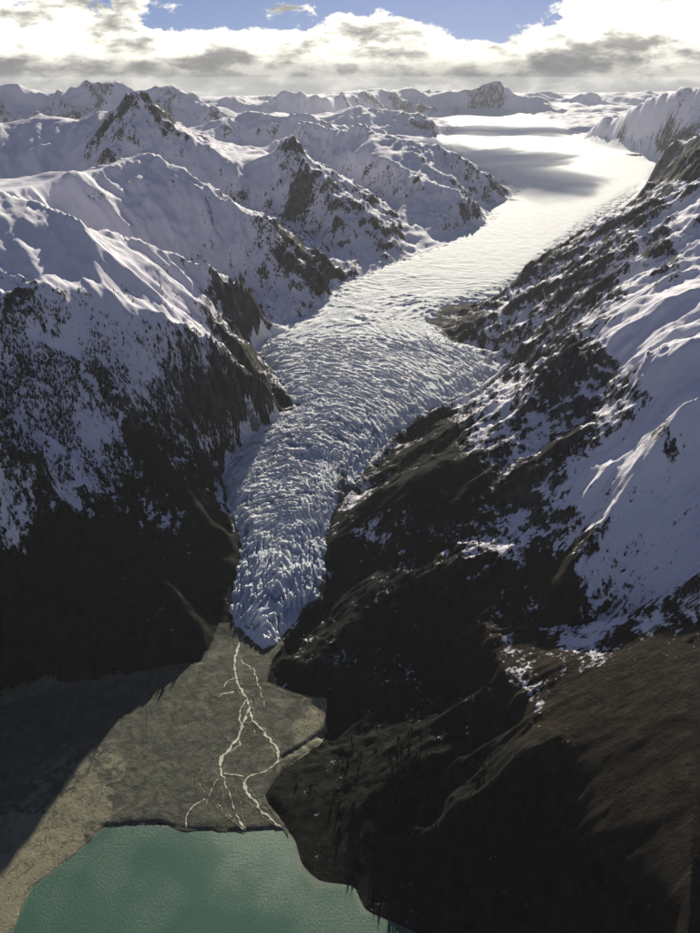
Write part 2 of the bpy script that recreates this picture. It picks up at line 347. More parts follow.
# ------------------------------------------------------------------ materials
def mat_terrain():
    m, t = mat_new('mountain_ground')
    P = t.n('ShaderNodeNewGeometry').outputs['Position']
    snow, veg, brown_veil = t.attr('snow'), t.attr('veg'), t.attr('brown_veil')
    PS = t.vm('MULTIPLY', P, (1, 1, .28)).outputs[0]          # streaks that run down the slopes
    n1 = t.noise(PS, 1/75.0, 6, 0.62); n2 = t.noise(PS, 1/13.0, 5, 0.66)
    s = t.m('ADD', snow, t.m('ADD', t.m('MULTIPLY', t.m('SUBTRACT', n1, .5), 0.95), t.m('MULTIPLY', t.m('SUBTRACT', n2, .5), 1.15)))
    sf = t.ss(s, 0.44, 0.58)
    n3 = t.noise(PS, 1/34.0, 8, 0.66); n4 = t.noise(P, 1/240.0, 4, 0.55)
    rock = t.mix(t.ss(n3, .36, .66), (.018, .018, .019), (.105, .098, .092))
    vg = t.mix(t.ss(n3, .35, .66), (.005, .006, .005), (.022, .022, .017))
    br = t.mix(t.ss(n3, .35, .66), (.018, .014, .010), (.040, .031, .021))  # brown ground tint, also holds the painted reflection veil
    col = t.mix(veg, rock, t.mix(t.ss(t.m('ADD', brown_veil, t.m('MULTIPLY', t.m('SUBTRACT', n4, .5), .5)), .35, .65), vg, br))
    col = t.mix(t.ss(t.m('ADD', n2, t.m('MULTIPLY', n1, .5)), .94, 1.02, 0, .7), col, (.16, .155, .15))
    scol = t.mix(t.ss(n4, .3, .7), (.78, .75, .83), (.85, .825, .875))
    col = t.mix(sf, col, scol)
    h = t.m('ADD', t.m('MULTIPLY', t.noise(PS, 1/24.0, 9, 0.70), t.ss(sf, 0, 1, 16.0, 4.0)), t.m('MULTIPLY', n1, 6.0))
    bp = t.n('ShaderNodeBump', inp={'Strength': 0.9, 'Distance': 1.0, 'Height': h})
    b = t.n('ShaderNodeBsdfPrincipled', inp={'Base Color': col, 'Roughness': t.ss(sf, 0, 1, .95, .8), 'Specular IOR Level': .08, 'Normal': bp.outputs[0]})
    finish(t, b.outputs[0]); return m
def mat_glacier():
    m, t = mat_new('glacier_ice')
    P = t.n('ShaderNodeNewGeometry').outputs['Position']
    depth, ice, dirt = t.attr('depth'), t.attr('ice'), t.attr('dirt')
    n1 = t.noise(P, 1/30.0, 6, .6); n2 = t.noise(P, 1/9.0, 4, .6)
    blue = t.mix(t.ss(n1, .3, .7), (.34, .40, .52), (.52, .58, .68))
    s = t.m('ADD', t.m('MULTIPLY', depth, 1.0), t.m('MULTIPLY', t.m('SUBTRACT', n2, .5), .5))
    f = t.m('MULTIPLY', t.ss(s, .35, .95), ice)
    col = t.mix(f, t.mix(t.ss(n1, .3, .7), (.78, .79, .81), (.86, .86, .86)), blue)
    col = t.mix(t.ss(t.attr('crack'), .25, .8, 0, .85), col, (.13, .20, .33))
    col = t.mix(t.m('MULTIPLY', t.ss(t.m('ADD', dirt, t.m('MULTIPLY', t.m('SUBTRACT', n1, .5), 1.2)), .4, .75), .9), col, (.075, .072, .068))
    h = t.m('ADD', t.m('MULTIPLY', n1, 5.0), t.m('MULTIPLY', n2, 2.0))
    bp = t.n('ShaderNodeBump', inp={'Strength': .8, 'Distance': 1.0, 'Height': h})
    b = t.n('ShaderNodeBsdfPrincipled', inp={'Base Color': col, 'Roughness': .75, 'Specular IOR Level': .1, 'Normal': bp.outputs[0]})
    finish(t, b.outputs[0]); return m
def mat_plain():
    m, t = mat_new('outwash_gravel')
    P = t.n('ShaderNodeNewGeometry').outputs['Position']
    sand = t.attr('sand')
    n0 = t.noise(P, 1/170.0, 6, .6, dist=1.2); nc = t.noise(t.vm('MULTIPLY', P, (1.0, .55, 1)).outputs[0], 1/95.0, 5, .55, dist=.8)
    chan = t.ss(t.m('ABSOLUTE', t.m('SUBTRACT', nc, .5)), .002, .012); n1 = t.noise(P, 1/40.0, 7, .62, dist=.6); n2 = t.noise(P, 1/7.0, 5, .7)
    g = t.mix(t.ss(n1, .33, .68), (.050, .053, .040), (.108, .110, .082))
    g = t.mix(t.ss(n0, .50, .60, 0, .7), g, t.mix(n1, (.030, .034, .022), (.075, .08, .052)))
    g = t.mix(t.ss(nc, .60, .66, 0, .7), g, t.mix(n2, (.07, .07, .055), (.17, .165, .13)))
    w = t.ss(t.m('ADD', sand, t.m('MULTIPLY', t.m('SUBTRACT', n1, .5), 1.1)), .45, .62)
    g = t.mix(w, g, t.mix(n2, (.12, .115, .078), (.27, .25, .17)))
    g = t.mix(t.ss(n2, .60, .72, 0, .6), g, (.18, .175, .14))
    g = t.mix(t.ss(t.noise(P, 1/11.0, 3, .6), .64, .70, 0, .85), g, (.022, .026, .017))
    g = t.mix(t.m('MULTIPLY', t.m('SUBTRACT', 1.0, chan), .55), g, (.03, .032, .026))
    h = t.m('ADD', t.m('MULTIPLY', n1, 3.2), t.m('ADD', t.m('MULTIPLY', n2, 2.4), t.m('MULTIPLY', chan, .6)))
    bp = t.n('ShaderNodeBump', inp={'Strength': .9, 'Distance': 1.0, 'Height': h})
    b = t.n('ShaderNodeBsdfPrincipled', inp={'Base Color': g, 'Roughness': .85, 'Specular IOR Level': .3, 'Normal': bp.outputs[0]})
    finish(t, b.outputs[0]); return m
def mat_lake():
    m, t = mat_new('glacial_lake_water')
    P = t.n('ShaderNodeNewGeometry').outputs['Position']
    v = t.vm('MULTIPLY', P, (1.0, 0.6, 1.0)).outputs[0]
    w1 = t.noise(v, 1/4.0, 5, .72); w2 = t.noise(P, 1/2.0, 3, .6); w3 = t.noise(P, 1/260.0, 3, .5)
    h = t.m('ADD', t.m('MULTIPLY', w1, 1.5), t.m('MULTIPLY', w2, .5))
    bp = t.n('ShaderNodeBump', inp={'Strength': t.ss(w3, .36, .60, .5, 1.0), 'Distance': 1.25, 'Height': h})
    sx = t.n('ShaderNodeSeparateXYZ', inp={0: P}); ns = t.noise(P, 1/130.0, 5, .6)
    silt_glitter = t.m('MULTIPLY', t.ss(t.m('ADD', sx.outputs[1], t.m('MULTIPLY', ns, 420.0)), 1450.0, 1720.0), t.ss(sx.outputs[0], -520.0, -260.0))  # silty water, also painted paler where the sun glitter lies
    b = t.n('ShaderNodeBsdfPrincipled', inp={'Base Color': t.mix(t.ss(t.m('ADD', t.attr('shore'), t.m('MULTIPLY', ns, 26.0)), 12.0, 24.0), (.11, .15, .11), t.mix(silt_glitter, (.048, .112, .084), (.12, .19, .142))), 'Roughness': .30, 'IOR': 1.33, 'Normal': bp.outputs[0]})
    finish(t, b.outputs[0]); return m
def mat_stream():
    m, t = mat_new('silty_glint_meltwater')
    P = t.n('ShaderNodeNewGeometry').outputs['Position']
    n = t.noise(P, 1/6.0, 4, .6)
    bp = t.n('ShaderNodeBump', inp={'Strength': 1.0, 'Distance': .8, 'Height': n})
    wet = t.ss(t.m('ADD', t.attr('edge'), t.m('MULTIPLY', t.m('SUBTRACT', t.noise(P, 1/9.0, 4, .65), .5), 1.5)), .42, .70)
    b = t.n('ShaderNodeBsdfPrincipled', inp={'Base Color': t.mix(wet, t.mix(n, (.50, .49, .38), (.78, .76, .60)), (.058, .058, .045)), 'Roughness': t.ss(wet, 0, 1, .3, .8), 'IOR': 1.33, 'Normal': bp.outputs[0]})  # bright base colour holds painted sun glint on top of pale silt
    finish(t, b.outputs[0]); return m
def mat_simple(name, c0, c1, scale, rough=.9):
    m, t = mat_new(name)
    P = t.n('ShaderNodeNewGeometry').outputs['Position']
    n = t.noise(P, scale, 4, .6)
    b = t.n('ShaderNodeBsdfPrincipled', inp={'Base Color': t.mix(n, c0, c1), 'Roughness': rough, 'Specular IOR Level': .2})
    finish(t, b.outputs[0]); return m
M_TER, M_GLA, M_PLA, M_LAK, M_STR = mat_terrain(), mat_glacier(), mat_plain(), mat_lake(), mat_stream()
M_STR2 = mat_simple('wet_silt_channel', (.10, .10, .075), (.34, .33, .25), .12, .5)
M_CROWN = mat_simple('spruce_needles', (.008, .010, .007), (.022, .026, .017), .3)
M_TRUNK = mat_simple('spruce_bark', (.03, .022, .016), (.06, .045, .035), .8)

# ------------------------------------------------------------------ terrain sheet
def fan(nt, nr, th_lim, r0, r1, focus=0.6):
    u = np.linspace(-1, 1, nt); th = th_lim*(focus*u+(1-focus)*u**3)
    r = np.exp(np.linspace(math.log(r0), math.log(r1), nr))
    return r[:, None]*np.sin(th)[None], r[:, None]*np.cos(th)[None], r
def shape_terrain(X, Y, r):
    B = base(X, Y)
    e = r[:, None]*0.006
    gx = (base(X+e, Y)-base(X-e, Y))/(2*e); gy = (base(X, Y+e)-base(X, Y-e))/(2*e)
    sl = np.hypot(gx, gy)+1e-6
    sd = np.maximum(np.maximum(sdist(X, Y, gl_w), sdist(X, Y, pl_w)), sdist(X, Y, lk_w))
    free = sstep(-sd, 2, 25+r[:, None]*0.010)*sstep(-sdist(X, Y, lk_w), 2, 150)                 # 0 on glacier, plain and lake
    S = np.clip(sl, 0, 1.1)
    wob = np.clip(0.35+.6*S, 0, .85)
    h = 0
    wx, wy = fbm(X/900, Y/900, 5, 3), fbm(X/900, Y/900, 9, 3)
    h = h+wob*(60+np.clip(r[:, None]*.005, 0, 45)+130*sstep(r[:, None], 11000, 20000))*(ridged((X+wx*250)/1500, (Y+wy*250)/1500, 3, 5)-0.9)
    dx, dy = gx/sl, gy/sl
    a = 1.0
    for k, lam in enumerate((620.0, 300.0, 150.0, 74.0, 36.0)):
        ok = sstep(lam/(r[:, None]*0.004), 1.5, 3.5)
        nx, ny = (X+wx*60)/lam, (Y+wy*60)/lam
        h = h+ok*S*np.clip(9000/r[:, None], .35, 1)*(1-.92*sstep(r[:, None], 9500, 12000))*lam*0.11*gully(nx, ny, dx, dy, 31+k)
    for lam, amp in ((140.0, 9.0), (60.0, 5.0), (26.0, 2.6)):
        ok = sstep(lam/(r[:, None]*0.004), 1.5, 3.5)
        h = h+ok*wob*amp*(gnoise(X/lam, Y/lam, 60+int(lam))-0.0)*1.5
    p0, q0 = proj(X, Y, B); bare = (.25+.3*sstep(r[:, None], 4500, 6000)+.75*sstep(snow_at(p0, q0), .97, .62)).clip(0, 1)*(1-.6*sstep(B, 500, 250))*(1-.85*sstep(p0, 430, 500)*sstep(q0, 570, 640))*sstep(sl, .12, .45)*(1-.55*sstep(p0, 330, 380)*sstep(q0, 370, 420))
    for lam, amp in ((620.0, 75.0*sstep(r[:, None], 8000, 13000)), (210.0, 26.0), (95.0, 15.0), (44.0, 8.0)):
        ok = sstep(lam/(r[:, None]*0.004), 1.3, 3.0)
        h = h+ok*bare*amp*(ridged((X+wx*40)/lam, (Y+wy*40)/lam, 120+int(lam), 3, .55)-.8)
    h = h*(1-.75*sstep(p0, 520, 600)*sstep(q0, 600, 660))
    Zt = B+h*free
    Zt = Zt-sstep(sd, 2, 30+.002*r[:, None])*(12+0.0012*r[:, None])
    return Zt, sl, free, sd, h
NT_, NR_ = 820, 1120
X, Y, rr = fan(NT_, NR_, 0.88, 620.0, 46000.0)
Zt, sl, free, sd, hh = shape_terrain(X, Y, rr)
px, py = proj(X, Y, Zt)
# true slope of the finished sheet
dZr = np.gradient(Zt, axis=0)/np.gradient(np.hypot(X, Y), axis=0); dth = np.gradient(np.arctan2(X, Y), axis=1)
dZt = np.gradient(Zt, axis=1)/(dth*rr[:, None]); slope = np.hypot(dZr, dZt)
cov = snow_at(px, py)
far = sstep(rr[:, None]*np.ones_like(X), 9000, 16000)
steep = np.clip((slope-0.85)*0.5, -0.14, 0.30)*(1-.5*far)
cov = cov+.03*sstep(cov, .12, .3)
cov = cov+.10*sstep(px, 240, 200)*sstep(py, 290, 320)*sstep(py, 560, 500)
snow = cov-steep*(1-np.clip(cov-0.9, 0, .1)*6)-np.clip(hh, -40, 40)*0.0042*sstep(cov, .97, .8)
snow = snow+far*0.03
veg = sstep(Zt, 950, 600)*np.ones_like(X)
veg = veg*sstep(X*0+rr[:, None], 6500, 4500)
veg = veg*(1-.9*sstep(px, 110, 150)*sstep(px, 330, 300)*sstep(py, 440, 405))*(1-.8*sstep(px, 400, 430)*sstep(py, 440, 390))*(1-.7*sstep(np.abs(py-500), 60, 20)*sstep(px, 480, 520))
brown_veil_at = shepard([(700,640,1),(620,660,1),(540,640,.9),(500,630,.8),(480,620,.55),(500,680,.8),(530,720,.75),(600,740,1),(700,760,1),(620,830,1),(690,900,1),(650,860,1),(660,905,.7),(450,600,.1),(430,680,0),(480,720,.1),(520,780,.1),(560,780,.35),(560,860,0),(600,900,.1),(630,930,.1),(400,800,0),(500,900,0),(640,580,.7),(300,600,.2),(360,600,.25),(400,570,.2),(420,520,.1),(100,600,0),(200,500,.2),(100,450,0),(265,390,1),(300,760,.2),(380,700,.1),(320,680,.3)], 3.2)  # mostly an aircraft-window reflection, painted lower right as brown ground
co = np.stack([X, Y, Zt], -1).reshape(-1, 3)
ter = new_mesh('terrain', co, grid_faces(NR_, NT_), M_TER, {'snow': snow, 'veg': veg, 'brown_veil': brown_veil_at(px, py)})
ter['kind'] = 'structure'; ter['label'] = 'snow covered mountains and dark forested valley sides around the glacier'

# ------------------------------------------------------------------ glacier
def polyline_st(x, y, P):
    """distance along and signed distance across a world polyline (left negative)"""
    best = np.full(x.shape, 1e12); s_ = np.zeros(x.shape); t_ = np.zeros(x.shape); acc = 0
    for (x0, y0), (x1, y1) in zip(P[:-1], P[1:]):
        ex, ey = x1-x0, y1-y0; Ln = math.hypot(ex, ey)
        u = np.clip(((x-x0)*ex+(y-y0)*ey)/Ln**2, 0, 1)
        d = np.hypot(x-x0-u*ex, y-y0-u*ey); c = (ex*(y-y0)-ey*(x-x0))/Ln
        k = d < best
        best = np.where(k, d, best); s_ = np.where(k, acc+u*Ln, s_); t_ = np.where(k, -np.sign(c)*d, t_); acc += Ln
    return s_, t_
CENTRE = [(262,660),(266,640),(276,600),(284,560),(282,520),(290,480),(318,440),(350,405),(370,370),(378,335),(410,300),(460,265),(520,235),(575,205),(600,185),(585,165),(540,145),(510,125)]
def refine(P, n):
    P = np.array(P, float); t = np.linspace(0, len(P)-1, n); k = np.arange(len(P))
    q = np.stack([np.interp(t, k, P[:, 0]), np.interp(t, k, P[:, 1])], 1)
    for _ in range(6): q[1:-1] = .25*q[:-2]+.5*q[1:-1]+.25*q[2:]
    return q
cen_w = [W(x, y, z=floor_z(y))[:2] for x, y in refine(CENTRE, 70)]
def build_glacier():
    nt, nr = 620, 1000
    th = np.linspace(-0.21, 0.42, nt)
    lg = math.log
    r = np.exp(np.concatenate([np.linspace(lg(2130), lg(4700), 560, endpoint=False), np.linspace(lg(4700), lg(9500), 340, endpoint=False), np.linspace(lg(9500), lg(26500), 100)]))
    x, y = r[:, None]*np.sin(th)[None], r[:, None]*np.cos(th)[None]
    d = sdist(x, y, gl_w); keep = d > -14-0.004*r[:, None]
    s, t = polyline_st(x, y, cen_w)
    B = base(x, y)
    B = blur(B, 5)
    d = d+26*fbm(x/70, y/70, 80, 5, .6)*np.clip(r[:, None]/3000, .6, 2.5)
    lift = 18*sstep(d, 0, 70+r[:, None]*.01)+8*sstep(d, 0, 14)-3-70*sstep(-d, 0, 18+.004*r[:, None])
    tw = t+14*fbm(x/180, y/180, 21, 2); sw = s+16*fbm(x/200, y/200, 22, 2)
    # three families of crevasses: splayed chevrons on the snout, arcs across the trunk, long waves higher up
    def cre(p, q, seed):   # narrow dark clefts between broad blades
        n = gnoise(p, q, seed)*1.5+.35*gnoise(p*2.1+5, q*1.7, seed+1)
        return np.abs(n)
    w_snout = sstep(s, 760, 560); w_fall = sstep(s, 480, 700)*sstep(s, 1900, 1500); w_mid = sstep(s, 1500, 1900)*(.25+.75*sstep(s, 4600, 3200))*sstep(s, 7500, 5200)
    at = np.sqrt(tw*tw+18.0**2)
    c1 = cre((sw*.42+at*.9)/(15+.012*np.clip(s, 0, 600)), (sw*.9-at*.42)/120+np.sign(tw)*9, 40)     # chevrons: outward and down-valley
    c2 = cre((sw+tw*tw/420.0-0.15*tw)/19, tw/130, 42); c2b = cre((sw*.7+tw*.7)/30, (tw*.7-sw*.7)/70, 48)
    lm = 25+35*sstep(s, 2300, 5500)
    c3 = cre((sw+tw*tw/(1500.0+6000*sstep(s, 2500, 4000))+.25*tw+30*fbm(x/400, y/400, 98, 3))/lm, tw/(lm*5.5), 44)
    c4 = cre((tw+.35*sw)/18, (sw-.35*tw)/110, 46)                    # splayed furrows on the right half
    rightside = sstep(tw+40*fbm(x/200, y/200, 92, 2), 20, 140)*w_fall*sstep(s, 1650, 1150)
    blade = lambda c: (1-np.clip(c*2.1, 0, 1))**1.5                  # thin crests above broad troughs
    p1, p2, p3, p4 = blade(c1), np.maximum(blade(c2), .35*blade(c2b)), blade(c3), blade(c4)
    p1 = np.maximum(p1, .6*blade(c2b)*sstep(s, 250, 80)); p1 = p1*(.75+.9*gnoise(x/70, y/70, 93))
    p2 = p2*(1-rightside)+p4*rightside
    brk = .74+.42*np.clip(.5+1.6*gnoise(x/17, y/17, 101), 0, 1)                    # crests are broken into blocks
    p1, p2, p3 = p1*brk, p2*brk, p3*(.6+.4*brk)
    c5 = cre((sw-.2*tw+tw*tw/600)/42, tw/170, 103)*(1-w_snout)+cre((at-.1*sw)/26, sw/150, 104)*w_snout
    crack = np.clip(1-c5*7.5, 0, 1)*np.clip(w_fall+w_snout+.6*w_mid*sstep(s, 4200, 2600), 0, 1)*sstep(d, 0, 30)
    ok = .45+.55*sstep(s, 4500, 2500)
    calm = .45+.55*sstep(fbm(x/420, y/420, 90, 3), -.15, .2)
    edge = sstep(d, 0, 40)
    h = (w_snout*14*p1+w_fall*12*p2+w_mid*ok*15.0*p3*calm)*edge
    h = h+edge*w_snout*(1.2*ridged(x/24, y/24, 96, 3)+4*sstep(s, 200, 60)*ridged(x/38, y/38, 97, 3))
    h = h+edge*(6*w_fall+6*w_snout+2)*fbm(x/90, y/90, 33, 4)+edge*w_fall*14*fbm(x/260, y/260, 35, 3)+edge*w_snout*10*sstep(np.abs(s-420), 240, 0)
    deep = 1-(w_snout*p1+w_fall*p2+w_mid*p3*.8+(1-np.clip(w_snout+w_fall+w_mid, 0, 1)))
    z = B+lift+h-9*crack
    co = np.stack([x, y, z], -1).reshape(-1, 3)
    f = grid_faces(nr, nt, keep)
    ice = np.clip(w_snout*(.25+.75*sstep(s, 90, 220))+w_fall*.6+w_mid*.4, 0, 1)*(1-.75*np.exp(-((s-470)/110)**2-(tw/55)**2))
    pxg, pyg = proj(x, y, z)
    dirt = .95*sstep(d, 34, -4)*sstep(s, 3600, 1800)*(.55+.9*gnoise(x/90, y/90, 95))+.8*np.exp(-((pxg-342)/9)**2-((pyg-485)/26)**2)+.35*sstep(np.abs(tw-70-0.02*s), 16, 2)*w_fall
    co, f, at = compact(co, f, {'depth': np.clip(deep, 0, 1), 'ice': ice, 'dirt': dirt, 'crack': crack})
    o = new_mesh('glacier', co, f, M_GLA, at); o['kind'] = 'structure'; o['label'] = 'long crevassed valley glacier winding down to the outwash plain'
build_glacier()

# ------------------------------------------------------------------ outwash plain, lake, streams
sand_at = shepard([(0,900,1),(30,880,.9),(60,840,.85),(95,800,.75),(110,770,.5),(130,800,.35),(60,780,.5),(150,790,.2),(200,790,.1),(250,790,.12),(240,720,.05),(200,720,.1),(150,740,.12),(180,770,.3),(300,715,.5),(306,735,.7),(312,720,.8),(290,745,.4),(280,720,.15),(255,660,.05),(270,770,.5),(0,760,.1),(80,700,.05),(100,840,.45),(250,824,.1)], 3.2)
def plain_z(x, y):
    return base(x, y)+2.2*fbm(x/80, y/80, 71, 4)+0.9*ridged(x/50, y/50, 72, 3)
def build_plain():
    nt, nr = 430, 420
    th = np.linspace(-0.82, 0.02, nt); r = np.exp(np.linspace(math.log(1080), math.log(2420), nr))
    x, y = r[:, None]*np.sin(th)[None], r[:, None]*np.cos(th)[None]
    d = sdist(x, y, pl_w)
    dl0 = sdist(x, y, lk_w); dl = dl0+15*fbm(x/75, y/75, 73, 5)
    z = plain_z(x, y)
    z = np.maximum(z, .6+0*z)+1.5*sstep(-dl, 0, 25)
    z = np.where(dl > -6, z*sstep(-dl, -4, 6)-3.5*sstep(dl, -2, 8), z)
    z = z+1.5-5*sstep(-np.maximum(d, dl0), 0, 16)
    px, py = proj(x, y, z)
    f = grid_faces(nr, nt, (d > -14) | ((dl0 > 0) & (dl0 < 30) & (np.arctan2(x, y) < -.125)))
    co, f, at = compact(np.stack([x, y, z], -1).reshape(-1, 3), f, {'sand': sand_at(px, py)})
    o = new_mesh('outwash_plain', co, f, M_PLA, at); o['kind'] = 'structure'; o['label'] = 'grey green gravel outwash plain below the glacier snout'
build_plain()
def build_lake():
    n = 300
    xs = np.concatenate([[-2600, -1800], np.linspace(-1250, 650, n-3), [1400]]); ys = np.concatenate([[-900, 200], np.linspace(900, 1600, n-3), [1750]]); x, y = np.meshgrid(xs, ys)
    co = np.stack([x, y, 0*x], -1).reshape(-1, 3)
    o = new_mesh('lake', co, grid_faces(n, n), M_LAK, {'shore': sdist(x, y, lk_w)}); o['kind'] = 'structure'; o['label'] = 'green glacial lake with wind ripples and sun glitter'
build_lake()
STREAMS = [
    ([(245,634,5),(240,642,5),(236,655,6),(234,668,5),(236,678,6),(241,690,5),(248,700,6),(249,710,4),(246,718,4),(241,728,7),(238,738,5),(230,748,5),(222,757,6),(220,768,7),(223,777,5),(228,790,3.5),(232,803,3),(238,818,3),(246,831,3)]),
    ([(241,657,2.5),(244,664,2),(254,669,2.5),(256,678,2.5),(261,692,2),(265,708,1.2)]),
    ([(236,678,2.5),(228,681,2),(224,688,1.5)]),
    ([(234,692,3),(224,694,2.5),(218,697,1.5)]),
    ([(249,712,3),(252,720,3),(262,730,5),(270,740,4.5),(279,750,5),(279,762,3.5),(268,770,2.5),(252,776,2.5),(244,781,3),(246,790,6),(252,799,4.5),(262,811,3.5),(274,822,3),(286,829,3)]),
    ([(246,700,2.5),(242,708,2.5),(239,718,3),(241,728,3)]),
    ([(223,774,2),(234,774,3),(244,777,2.5)]),
    ([(238,738,2),(241,744,2),(233,750,1.5),(224,755,2)]),
    ([(206,800,1.6),(196,804,2),(187,815,2.2),(186,830,2.2)]),
    ([(219,778,1.2),(213,788,1.4),(208,799,1.4),(206,806,1.2)])]
rs = random.Random(4)
def braid(a, b, off, wd):
    """a faint strand that leaves a channel and rejoins it"""
    q = np.array(a, float); n = len(q); out = []
    for i in range(b[0], min(b[1], n-1)+1):
        t_ = (i-b[0])/(b[1]-b[0]); out.append((q[i, 0]+off*math.sin(math.pi*t_)+rs.uniform(-.8, .8), q[i, 1], wd))
    return out
N_MAIN = len(STREAMS)
M0, M4 = STREAMS[0], STREAMS[4]
for a, b, off, wd in ((M0, (1, 6), 5, 1.6), (M0, (3, 8), -5, 1.3), (M0, (5, 11), 6, 1.2), (M0, (9, 14), 6, 1.5), (M0, (10, 15), -7, 1.1), (M0, (13, 18), 9, 1.0), (M0, (14, 18), -9, 1.0), (M0, (11, 18), -22, .9),
                      (M4, (1, 5), 5, 1.3), (M4, (2, 6), -5, 1.1), (M4, (8, 13), 5, 1.2), (M4, (9, 13), -7, 1.0), (M0, (6, 18), -34, .8), (M0, (4, 17), 16, .8)):
    STREAMS.append(braid(a, b, off, wd))
for k, pts in enumerate(STREAMS):
    q = np.array(pts, float); n = len(q)*9; t = np.linspace(0, len(q)-1, n); kk = np.arange(len(q))
    q = np.stack([np.interp(t, kk, q[:, c]) for c in range(3)], 1)
    for _ in range(5): q[1:-1] = .25*q[:-2]+.5*q[1:-1]+.25*q[2:]
    w = np.array([W(a, b, z=max(floor_z(b), 1)+2) for a, b, c in q]); tang = np.gradient(w[:, :2], axis=0); tang /= np.linalg.norm(tang, axis=1)[:, None]
    nrm = np.stack([-tang[:, 1], tang[:, 0]], 1)
    jig = 7*fbm(w[:, 0]/28, w[:, 1]/28, 50+k, 3)
    half = q[:, 2]*.66*np.clip(1+1.9*fbm(w[:, 0]/18, w[:, 1]/18, 90+k, 3), .25, 2.2)
    cen = w[:, :2]+nrm*jig[:, None]
    rows = []
    for off in (-1.75, -1.2, -.7, 0, .7, 1.2, 1.75):
        p = cen+nrm*(half*(off if k < N_MAIN else off*.5))[:, None]+np.stack([1.6*fbm(w[:, 0]/9+off*7, w[:, 1]/9, 33+k, 2)]*2, 1)
        rows.append(np.concatenate([p, (plain_z(p[:, 0], p[:, 1])+3.4)[:, None]], 1))
    co = np.stack(rows, 1).reshape(-1, 3)
    o = new_mesh('meltwater_stream', co, grid_faces(n, 7), M_STR if k < N_MAIN else M_STR2, {'edge': np.tile(np.array([1.2, .75, .35, 0, .35, .75, 1.2]), n)}); o['kind'] = 'structure'

# ------------------------------------------------------------------ trees
rng = np.random.default_rng(11)
TH_ = np.arctan2(X[0], Y[0]); LR_ = np.log(rr)
def ter_z(x, y):
    u = np.interp(np.arctan2(x, y), TH_, np.arange(NT_)); v = (np.log(np.hypot(x, y))-LR_[0])/(LR_[1]-LR_[0])
    u = np.clip(u, 0, NT_-1.001); v = np.clip(v, 0, NR_-1.001)
    i, j = u.astype(int), v.astype(int); u = u-i; v = v-j
    return (Zt[j, i]*(1-u)+Zt[j, i+1]*u)*(1-v)+(Zt[j+1, i]*(1-u)+Zt[j+1, i+1]*u)*v
def cast(px, py, r0=800., r1=7000., n=500):
    """where the sight lines of photo pixels meet the terrain"""
    a, b = (px-350)/FPX, (466.5-py)/FPX; dy, dz = cP+b*sP, -sP+b*cP; h = np.hypot(a, dy)
    hit = np.full(px.shape, np.nan); prev = None
    for r in np.exp(np.linspace(math.log(r0), math.log(r1), n)):
        k = r/h; below = CAM_H+dz*k < ter_z(a*k, dy*k)
        hit = np.where(np.isnan(hit) & below, r*(1+rng.uniform(-.0045, .0045, px.shape)), hit)
    k = hit/h; x, y = a*k, dy*k
    return x, y
def conifer(seed, tiers=5, sides=8):
    """unit-height crown: drooping jagged tiers; returns verts, triangles"""
    g = random.Random(seed); v = []; f = []
    for k in range(tiers):
        t = k/(tiers-1); z0 = .10+.62*t; top = min(1.0, z0+.42-.06*t); rad = (.185*(1-t)**.8+.035)
        b = len(v); v.append((g.uniform(-.01, .01), g.uniform(-.01, .01), top)); off = g.random()*6
        for i in range(sides):
            a = off+6.2832*i/sides; q = rad*(g.uniform(.72, 1.25) if i % 2 else g.uniform(.45, .75))
            v.append((q*math.cos(a), q*math.sin(a), z0-(.05 if i % 2 else 0)+g.uniform(-.03, .03)))
        for i in range(sides): f.append((b, b+1+i, b+1+(i+1) % sides))
    return np.array(v), np.array(f)
CROWNS = [conifer(k) for k in range(5)]
crown_me = []
for k, (v, f) in enumerate(CROWNS):
    me = bpy.data.meshes.new('crown'); me.from_pydata(v.tolist(), [], f.tolist()); me.materials.append(M_CROWN); crown_me.append(me)
def trunk_mesh():
    v = []; f = []
    for z, q in ((-.08, .026), (.3, .018), (.9, .004)):
        v += [(q*math.cos(6.2832*i/6), q*math.sin(6.2832*i/6), z) for i in range(6)]
    for j in (0, 1):
        for i in range(6): f.append((j*6+i, j*6+(i+1) % 6, j*6+6+(i+1) % 6, j*6+6+i))
    me = bpy.data.meshes.new('trunk'); me.from_pydata(v, [], f); me.materials.append(M_TRUNK); return me
trunk_me = trunk_mesh()
tree_at = shepard([(0,325,.75),(30,330,.8),(60,325,.7),(80,350,.6),(20,370,1),(50,380,1),(80,385,1),(110,385,.9),(140,415,.9),(20,420,1),(50,430,1),(30,455,.95),(60,470,.6),(0,470,.8),(0,300,.3),(45,300,.1),
    (90,320,.1),(120,350,.05),(150,380,.1),(90,415,.25),(110,430,.3),(140,445,.6),(170,450,.6),(15,490,.25),(40,510,.25),(90,500,.5),(130,500,.6),(60,560,.7),(100,600,.7),(30,640,.7),(160,560,.5),(200,600,.4),
    (640,505,.12),(600,560,.3),(650,560,.3),(690,590,.5),(620,610,.6),(660,630,.7),(600,640,.6),(700,660,.6),(640,470,.02),(700,480,.05),(600,520,.1),(560,660,.12),(500,660,.2),(440,640,.5),(400,800,.6),(500,850,.6),(640,850,.05),(690,850,.05),(600,740,.08),(690,740,.05),(560,860,.5),(350,760,.4),(330,850,.5),
    (450,500,.1),(400,560,.1),(540,560,.4),(500,590,.4),(300,660,.05),(400,640,.2),(370,680,.3),(230,400,.0),(200,340,.0),(300,400,0),(500,420,0),(600,350,0)], 3.2)
N = 60000
cand_x = np.concatenate([rng.uniform(-20, 720, N), rng.uniform(-20, 180, 14000)]); cand_y = np.concatenate([rng.uniform(285, 930, N), rng.uniform(290, 490, 14000)]); N = len(cand_x)
p = tree_at(cand_x, cand_y)
